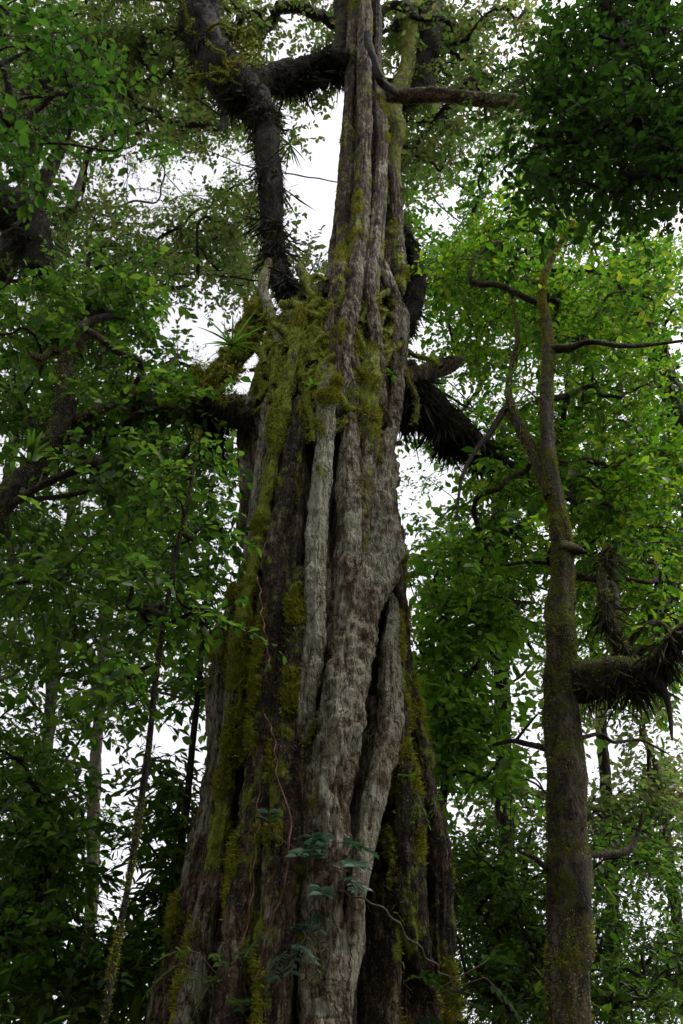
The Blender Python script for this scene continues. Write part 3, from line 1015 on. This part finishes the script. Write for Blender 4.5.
limb(st, [(563, 552), (575, 551), (586, 553)], [10, 6, 2], [9, 8.9, 8.85], 'bark_slim', moss=.5, name='branch', n=20)

# fine canopy of the trees further off, which breaks the sky into small gaps
FARL = [(110, 420, 130, 120, 100), (90, 620, 120, 100, 70), (60, 850, 90, 100, 34), (150, 960, 70, 50, 30)]
FART = [(70, 90, 110, 110, 110), (190, 240, 90, 100, 70)]
FARR = [(540, 220, 120, 110, 120), (570, 430, 120, 110, 130), (580, 600, 110, 70, 70), (470, 640, 50, 130, 60), (432, 470, 20, 50, 9), (205, 160, 40, 20, 8)]
FARD = [(480, 900, 50, 100, 40), (610, 880, 80, 80, 20), (560, 990, 120, 40, 50)]
for lb, tr, reg, lf in [('far fine leaved tree behind the left side foliage', [(30, 1040), (40, 850), (60, 600), (90, 380)], FARL, 'leaf_deep'),
                        ('far tall olive tree behind the upper left canopy', [(-60, 1000), (-20, 700), (30, 350), (90, 150)], FART, 'leaf_olive'),
                        ('far fine leaved tree behind the lime foliage on the right', [(620, 1040), (610, 850), (590, 600), (560, 300)], FARR, 'leaf_mid'),
                        ('far low dark tree behind the slender trunk at the lower right', [(545, 1060), (540, 1000), (530, 930), (525, 870)], FARD, 'leaf_deep')]:
    tree('background_tree', lb, 'tree', tr, 21, [7, 6, 5, 3], reg, (18, 25), lf, 'bark_dark', .15, 1.05, 8, 9, 'fine', group=BG, margin=7, start=.4, hmax=42, dens=.8)

# trees and shrubs of the understorey
tree('canopy_tree', 'tall tree with fine olive foliage spread over the upper left sky gaps', 'tree', [(-150, 1000), (-120, 700), (-60, 400), (10, 250), (60, 150)], 13, [20, 18, 16, 12, 6],
     [(130, 250, 140, 50, 50), (100, 90, 130, 80, 50), (230, 120, 60, 50, 16), (235, 245, 40, 60, 22), (305, 265, 20, 20, 5), (40, 240, 60, 60, 16)], (12.5, 16), 'leaf_olive', 'bark_dark', .15, .95, 9, 11, group=BG, margin=10)
tree('tall_tree', 'dark broad leaved tree with a pale straight trunk at the lower left', 'tree', [(80, 985), (92, 880), (94, 800), (100, 700), (112, 560), (125, 420)], 16, [7, 6, 6, 5, 5, 3],
     [(80, 470, 110, 110, 62), (60, 650, 90, 90, 42), (160, 520, 60, 90, 24), (40, 800, 50, 60, 16), (180, 640, 40, 60, 14), (200, 460, 40, 50, 14)], (12, 18), 'leaf_deep', 'bark_pale', .17, 1.0, 9, 10, group=BG, moss=.1, tone=.3, start=.55, margin=10, dens=1.0)
lt, lp, lr = tree('mossy_tree', 'tree leaning in from the left edge with crooked moss covered limbs', 'tree', [(-110, 900), (-80, 700), (-45, 570), (-15, 520)], [8.5, 8.5, 8.7, 8.8], [22, 19, 17, 15],
     [(60, 320, 90, 50, 24), (130, 300, 60, 40, 16), (30, 390, 60, 50, 14), (120, 450, 60, 50, 14), (165, 385, 42, 32, 12), (20, 560, 50, 50, 14)], (8.6, 12), 'leaf_deep', 'bark_slim', .15, .8, 8, 10, group=BG, start=.75)
limb(lt, [(-25, 530), (10, 494), (42, 460), (60, 425), (62, 385), (68, 355), (84, 335), (95, 300), (112, 284), (128, 274)], [14, 13, 12, 11, 9, 7.5, 6.5, 4.5, 3.4, 2], [8.8, 8.9, 9, 9, 9, 9, 9.1, 9.2, 9.3, 9.4], 'bark_dark', moss=.5, name='branch', tufts=1800, shag=1600, shag_l=(.05, .2), n=110)
limb(lt, [(60, 425), (85, 415), (110, 404), (140, 392), (165, 372), (178, 355)], [6, 5, 4.5, 4, 3, 2], [9, 9, 9.1, 9.2, 9.3, 9.4], 'bark_slim', moss=.5, name='branch', tufts=500)
limb(lt, [(66, 360), (52, 352), (40, 360), (28, 352)], [4, 4, 3.4, 2], [9, 8.9, 8.8, 8.7], 'bark_slim', moss=.6, name='branch', tufts=300)
limb(lt, [(20, 500), (50, 498), (85, 492), (95, 480)], [2.6, 2.4, 2, 1.2], [8.9, 8.9, 8.9, 8.9], 'bark_slim', moss=.3, name='branch')
ut, _, _ = tree('shaggy_tree', 'tree at the upper left edge with a dark limb shaggy with hanging moss', 'tree', [(-220, 900), (-170, 600), (-100, 300), (-50, 190)], [11, 11, 11.5, 12], [18, 16, 14, 13],
     [(30, 280, 60, 40, 8), (20, 130, 40, 50, 8)], (11.6, 14), 'leaf_olive', 'bark_dark', .16, .9, 8, 10, group=BG)
limb(ut, [(-60, 195), (-10, 190), (22, 212), (35, 240), (40, 270)], [13, 15, 16, 14, 7], 11, moss=.3, name='branch', shag=6500, shag_l=(.1, .45), under=.8)
limb(ut, [(-20, 130), (15, 115), (50, 70), (90, 48), (130, 45), (150, 60)], [9, 10, 12, 16, 14, 7], [12, 12, 12.2, 12.4, 12.4, 12.4], moss=.3, name='branch', shag=6500, shag_l=(.1, .4), under=.7)

tree('sapling', 'thin straight stemmed sapling leaning right, left of the giant trunk', 'tree', [(102, 1040), (118, 940), (131, 870), (147, 760), (158, 660), (175, 560), (190, 490), (197, 430)], 8, [3.6, 3.4, 3.3, 3.1, 2.7, 2.3, 1.9, 1.2],
     [(160, 600, 50, 40, 9), (190, 500, 40, 60, 10), (140, 690, 30, 30, 4)], (7.5, 9.5), 'leaf_deep', 'bark_dark', .13, .65, 7, 8, group=BG, start=.6, moss=.4, tufts=1500)
tree('sapling', 'slim dark sapling with narrow leaf rosettes, close beside the giant trunk', 'tree', [(166, 1000), (175, 890), (186, 810), (193, 740), (203, 640), (208, 560)], 11, [4, 3.6, 3.2, 3, 2.2, 1.4],
     [(172, 830, 32, 60, 15), (180, 900, 24, 40, 8), (205, 660, 14, 50, 6), (195, 590, 24, 40, 7), (160, 950, 30, 30, 6)], (10.6, 12), 'leaf_deep', 'bark_dark', .2, .6, 6, 9, 'slim', group=BG, start=.3, moss=.1, margin=10)
tree('understorey_tree', 'low dark leafy tree filling the lower left corner', 'tree', [(-30, 1040), (-10, 980), (10, 900), (30, 820)], 11, [9, 8, 6, 4],
     [(40, 960, 80, 60, 34), (40, 850, 55, 70, 24), (130, 985, 60, 36, 18), (20, 740, 40, 50, 8)], (9.5, 13), 'leaf_deep', 'bark_dark', .14, .75, 8, 10, group=BG, start=.2)
tree('broadleaf_tree', 'near tree with large green leaves reaching in over the top left corner', 'tree', [(-420, 900), (-380, 500), (-260, 200), (-120, 120)], [4.6, 4.6, 4.7, 4.8], [26, 24, 18, 10],
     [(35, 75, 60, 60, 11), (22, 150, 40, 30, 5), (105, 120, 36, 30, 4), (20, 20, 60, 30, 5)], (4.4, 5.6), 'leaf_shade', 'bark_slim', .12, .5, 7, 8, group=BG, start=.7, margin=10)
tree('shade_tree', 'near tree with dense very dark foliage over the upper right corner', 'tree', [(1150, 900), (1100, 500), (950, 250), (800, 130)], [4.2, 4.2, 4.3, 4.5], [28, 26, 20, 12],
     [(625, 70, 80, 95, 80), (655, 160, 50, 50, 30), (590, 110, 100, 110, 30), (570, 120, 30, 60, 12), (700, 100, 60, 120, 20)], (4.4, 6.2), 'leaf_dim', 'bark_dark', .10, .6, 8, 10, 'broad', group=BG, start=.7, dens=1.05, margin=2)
rt, _, _ = tree('shaggy_tree', 'tree behind the slender right tree with a dark shaggy limb among lime leaves', 'tree', [(760, 1000), (740, 800), (715, 620), (690, 450), (655, 350), (622, 290)], 14, [16, 15, 14, 12, 11, 9],
     [(640, 500, 60, 90, 40), (640, 280, 60, 60, 22), (560, 330, 40, 60, 14), (660, 620, 40, 50, 12), (540, 600, 40, 30, 6)], (12, 17), 'leaf_lime', 'bark_dark', .14, .9, 9, 12, group=BG, start=.4)
limb(rt, [(640, 330), (624, 312), (618, 285), (622, 262)], [8, 12, 12, 7], [14, 14, 14, 14], moss=.3, name='branch', shag=3500, shag_l=(.1, .4))
limb(rt, [(700, 480), (680, 545), (668, 590), (655, 620), (645, 650)], [8, 7, 6, 5, 3], [13.5, 13, 12.6, 12.3, 12], moss=.4, name='branch', shag=1000)
ct, _, _ = tree('tall_tree', 'tree behind the giant with a dark mossy limb right of the big trunk', 'tree', [(508, 1000), (506, 850), (502, 700), (498, 600), (500, 500), (500, 420)], 17, [8, 8, 8, 8, 7, 5],
     [(480, 300, 60, 60, 20), (450, 420, 40, 40, 6), (520, 480, 40, 60, 14), (460, 170, 50, 40, 14), (540, 170, 50, 50, 16), (420, 350, 30, 60, 8), (425, 230, 30, 40, 12), (430, 540, 24, 50, 8)], (14, 19), 'leaf_mid', 'bark_dark', .17, 1.0, 8, 10, group=BG, start=.5, margin=10)
limb(ct, [(498, 640), (494, 600), (490, 570), (480, 545)], [11, 13, 12, 6], [16, 15.8, 15.6, 15.5], moss=.3, name='branch', shag=3000, shag_l=(.15, .5))
tree('understorey_tree', 'bright green understorey tree close behind the right side of the giant trunk', 'tree', [(420, 1040), (432, 900), (445, 780), (455, 690)], 13, [6, 5, 4, 2.5],
     [(452, 660, 42, 60, 26), (440, 745, 34, 45, 16), (480, 740, 36, 50, 12), (425, 590, 24, 40, 8), (480, 620, 30, 30, 6)], (12, 14), 'leaf_bright', 'bark_slim', .18, .8, 7, 8, group=BG, start=.4, margin=10)
tree('understorey_tree', 'dark fine leaved tree filling the lower right, behind the slender trunk', 'tree', [(500, 1060), (505, 980), (520, 900), (530, 830)], 13, [6, 5, 4, 2],
     [(500, 920, 60, 70, 46), (520, 990, 70, 36, 22), (640, 975, 60, 50, 30), (600, 880, 50, 40, 14), (470, 860, 30, 40, 10), (670, 860, 30, 50, 8)], (11, 15), 'leaf_deep', 'bark_dark', .12, .8, 9, 11, 'fine', group=BG, start=.3, margin=10)
tree('tall_tree', 'far pale green tree seen thinly against the sky at the lower right', 'tree', [(690, 1040), (680, 950), (668, 850), (655, 760)], 19, [7, 6, 5, 3],
     [(630, 820, 60, 50, 20), (660, 760, 40, 60, 14), (590, 700, 40, 30, 8), (520, 800, 50, 40, 12), (640, 700, 40, 40, 8)], (17, 22), 'leaf_olive', 'bark_slim', .17, 1.1, 9, 11, group=BG, start=.3, margin=10)


# unseen trees added around the viewer to shade the lower trunk
def dup(o, loc, rz, label):
    r = o.copy()
    COL.objects.link(r)
    r.location = loc
    r.rotation_euler = (0, 0, rz)
    r['label'] = label
    for ch in list(o.children):
        c = ch.copy()
        COL.objects.link(c)
        c.parent = r
    return r


cw = unit(rng.normal(size=(230, 3))) * rng.uniform(.4, 1, (230, 1)) ** .4 * np.array([4.3, 3.6, 2.9]) + np.array([-3.2, -3., 9.2])
sh, _, _ = tree('added_shade_tree', 'unseen leafy tree added for shade, close behind the viewer on the left', 'tree', [(-3.2, -3, .2), (-3.1, -3, 4), (-3.3, -2.9, 8), (-3.2, -3.1, 10.5)], 0, [.24, .2, .15, .07],
                None, None, 'leaf_deep', 'bark_slim', .3, 1.0, 8, 8, group=BG, world=cw, start=.4)
for loc, rz, lb in [((4.2, -3.4, 0), 1.3, 'unseen leafy tree added for shade, close behind the viewer on the right'), ((.5, -4.2, 0), 2.1, 'unseen leafy tree added for shade, directly behind the viewer'), ((11.5, -1.5, 0), 2.6, 'unseen leafy tree added for shade, to the right of the viewer'),
                    ((-11, -1, 0), 4.0, 'unseen leafy tree added for shade, to the left of the viewer'), ((0, -10, 0), 5.2, 'unseen leafy tree added for shade, straight behind the viewer'),
                    ((-9, -9, 0), .4, 'unseen leafy tree added for shade, far behind the viewer on the left'), ((9, -9.5, 0), 3.3, 'unseen leafy tree added for shade, far behind the viewer on the right')]:
    dup(sh, loc, rz, lb)

# ------------------------------------------------------------------ epiphytes, vines and climbers
def rosette(name, label, c, n, length, width, mat, up=.5, group=None, droop=.5):
    t = thing(name, label, 'plant', c, group)
    for k in range(n):
        a = k * 2.4 + rng.normal() * .5
        el = up + rng.normal() * .45
        d = np.array([math.cos(a) * math.cos(el), math.sin(a) * math.cos(el), math.sin(el)])
        L = length * rng.uniform(.45, 1.2)
        s = np.linspace(0, 1, 9)
        p = np.array(c) + d * (L * s)[:, None] + np.array([0, 0, -1]) * (droop * L * s ** 2.2)[:, None]
        sd = unit(np.cross(d, UP))
        w = width * np.sin(np.pi * (.12 + .88 * s)) ** .7 * (1 - .3 * s)
        w[-1] = .001
        fold = np.array([0, 0, .25])
        V = np.concatenate([p - sd * w[:, None] + fold * w[:, None], p, p + sd * w[:, None] + fold * w[:, None]])
        i = np.arange(8)
        f = np.concatenate([np.stack([i, i + 9, i + 10, i + 1], 1), np.stack([i + 9, i + 18, i + 19, i + 10], 1)])
        acc = Acc()
        acc.add(V, f)
        acc.build('leaf', M[mat], t)
    return t


EP = 'rosette plants growing on the limbs'
rosette('bromeliad', 'large green rosette plant sitting on the mossy limb at the left edge', P(28, 462, 8.75), 22, .55, .03, 'leaf_deep', .75, EP, .35)
rosette('bromeliad', 'round rosette plant with radiating narrow leaves on the left shoulder of the giant trunk', P(232, 345, 9.0), 34, .6, .016, 'leaf_deep', .35, EP, .25)
rosette('bromeliad', 'spiky dark rosette hanging beside the upper left limb against the bright sky gap', P(290, 145, 9.4), 16, .5, .016, 'leaf_dim', -.3, EP, .3)
rosette('bromeliad', 'small green rosette tucked in the mossy fork of the giant trunk', P(312, 385, 8.55), 9, .2, .018, 'leaf_deep', .4, EP, .4)
rosette('bromeliad', 'small green rosette on the pale root at the upper right of the giant trunk', P(392, 375, 8.75), 8, .18, .018, 'leaf_deep', .3, EP, .4)
rosette('bromeliad', 'rosette plant on the dark limb right of the giant trunk', P(470, 440, 11.3), 18, .55, .03, 'leaf_mid', .2, EP, .5)


def vine(name, label, pts, rp, mat, group=None, off=.12, surface=True, Yv=None):
    pp = spline(pts, len(pts) * 14)
    path = []
    for k, (x, y) in enumerate(pp):
        if surface:
            c, nr = surf(x, y)
            path.append(c + nr * (off + .03 * math.sin(k * .6)))
        else:
            path.append(P(x, y, Yv))
    path = np.array(path)
    path = path + np.stack([vnoise(path * 3 + k * 9) for k in range(3)], 1) * .025
    V, Fq, Nn = tube(path, rp / F_PX * depth(path[0]) * (1 + .5 * vnoise(path * 2.2)), 7, .2, 6, 1)
    acc = Acc()
    acc.add(V, Fq)
    o = acc.build(name, M[mat], None)
    o['label'] = label
    o['category'] = 'vine'
    if group:
        o['group'] = group
    return o


VG = 'thin vines on the giant trunk'
vine('vine', 'longest thin reddish vine curling down the mossy lower front of the giant trunk', [(275, 726), (282, 750), (285, 783), (295, 830), (290, 891), (277, 937), (262, 990)], .7, 'vine', VG, .27)
vine('vine', 'straight thin reddish vine left of the longest vine on the lower trunk', [(284, 770), (272, 800), (268, 850), (264, 905), (252, 965)], .55, 'vine', VG, .27)
vine('vine', 'short reddish rootlet vine on the middle of the giant trunk', [(270, 590), (272, 620), (276, 650), (279, 678)], .6, 'vine', VG, .3)
vine('vine', 'grey twig vine hanging near the foot of the pale root column', [(300, 940), (308, 955), (312, 975), (316, 990)], .9, 'vine_grey', VG, .3)
vine('vine', 'long thin dark vine slanting across the dark cleft at the lower right of the trunk', [(330, 900), (356, 912), (380, 935), (405, 965), (420, 985)], .8, 'vine_grey', VG, .3)


def climber(name, label, px, py, n, L, mat, spread, off=.35, group=None, kind='slim'):
    """climbing plant with pinnate leaves on the trunk"""
    c, nr = surf(px, py)
    t = thing(name, label, 'plant', c + nr * .1, group)
    st, la = Acc(), Acc()
    for k in range(n):
        d = unit(nr * 1.1 + rng.normal(size=3) * .8)
        s0 = c + nr * .15 + rng.normal(size=3) * spread * np.array([1, .4, 1])
        ln = L * 3.2 * rng.uniform(.7, 1.2)
        s = np.linspace(0, 1, 9)[:, None]
        p = s0 + d * ln * s + np.array([0, 0, -1]) * ln * .5 * s ** 2
        V, Fq, Nn = tube(p, .005, 5)
        st.add(V, Fq)
        V, Fq, Nn = tube(np.array([c - nr * .05, (c + s0) / 2, s0, p[1]]), .006, 5)
        st.add(V, Fq)
        sd = unit(np.cross(d, UP))
        for q in range(2, 9):
            for sg in (-1, 1):
                leaves(la, p[q:q + 1], (sd * sg + d * .5 + np.array([0, 0, -.2]) + rng.normal(size=3) * .15)[None], (UP + nr * .6 + rng.normal(size=3) * .3)[None], np.array([L * rng.uniform(.8, 1.2)]), kind)
    st.build('stem', M['vine_grey'], t)
    la.build('leaves', M[mat], t, smooth=False)
    return t


CG = 'leafy climbers on the giant trunk'
climber('climbing_plant', 'blue green leafy climber on the front of the lower trunk, the largest one', 316, 862, 9, .12, 'leaf_blue', .16, group=CG, kind='broad')
climber('climbing_plant', 'small blue green climber below the largest climber on the trunk', 292, 950, 5, .09, 'leaf_blue', .12, group=CG, kind='broad')
climber('climbing_plant', 'sparse blue green climber right of the largest climber beside the pale root', 335, 905, 3, .09, 'leaf_blue', .12, group=CG, kind='broad')
climber('fern', 'dark drooping fern at the lower right foot of the giant trunk', 420, 1000, 8, .14, 'leaf_dim', .25, group=CG, kind='broad')
climber('fern', 'green fern clump at the lower left foot of the giant trunk', 225, 985, 7, .10, 'leaf_deep', .25, group=CG)
climber('fern', 'yellow green fern sprig on the right side of the lower trunk', 408, 800, 4, .08, 'leaf_mid', .1, group=CG)

# ------------------------------------------------------------------ light
w = bpy.data.worlds.new('World')
scene.world = w
w.use_nodes = True
nt = w.node_tree
bg = nt.nodes['Background']
sky = nt.nodes.new('ShaderNodeTexSky')
sky.sky_type = 'NISHITA'
sky.sun_disc = False
SUN_EL, SUN_AZ = math.radians(60), math.radians(85)
sky.sun_elevation = SUN_EL
sky.sun_rotation = SUN_AZ
sky.dust_density = 3
hs = nt.nodes.new('ShaderNodeHueSaturation')
hs.inputs['Saturation'].default_value = .15
nt.links.new(sky.outputs[0], hs.inputs['Color'])
tint = nt.nodes.new('ShaderNodeMix')
tint.data_type = 'RGBA'
tint.blend_type = 'MULTIPLY'
tint.inputs['Factor'].default_value = 1
tint.inputs['B'].default_value = (1, .96, 1.0, 1)
nt.links.new(hs.outputs[0], tint.inputs['A'])
nt.links.new(tint.outputs['Result'], bg.inputs[0])
bg.inputs[1].default_value = .15
sd = bpy.data.lights.new('sun', 'SUN')
sd.energy = .8
sd.angle = math.radians(20)
sd.color = (1, .96, .9)
so = bpy.data.objects.new('sun', sd)
COL.objects.link(so)
# light travels from the sun towards the scene
dvec = np.array([math.sin(SUN_AZ) * math.cos(SUN_EL), math.cos(SUN_AZ) * math.cos(SUN_EL), math.sin(SUN_EL)])
from mathutils import Vector
so.rotation_euler = Vector(dvec).to_track_quat('Z', 'Y').to_euler()
so.location = (5, -5, 40)

scene.render.engine = 'CYCLES'
scene.cycles.max_bounces = 8
scene.cycles.transmission_bounces = 6
vs = scene.view_settings
vs.view_transform = 'Standard'
vs.look = 'None'
vs.gamma = 1
vs.exposure = 1.15
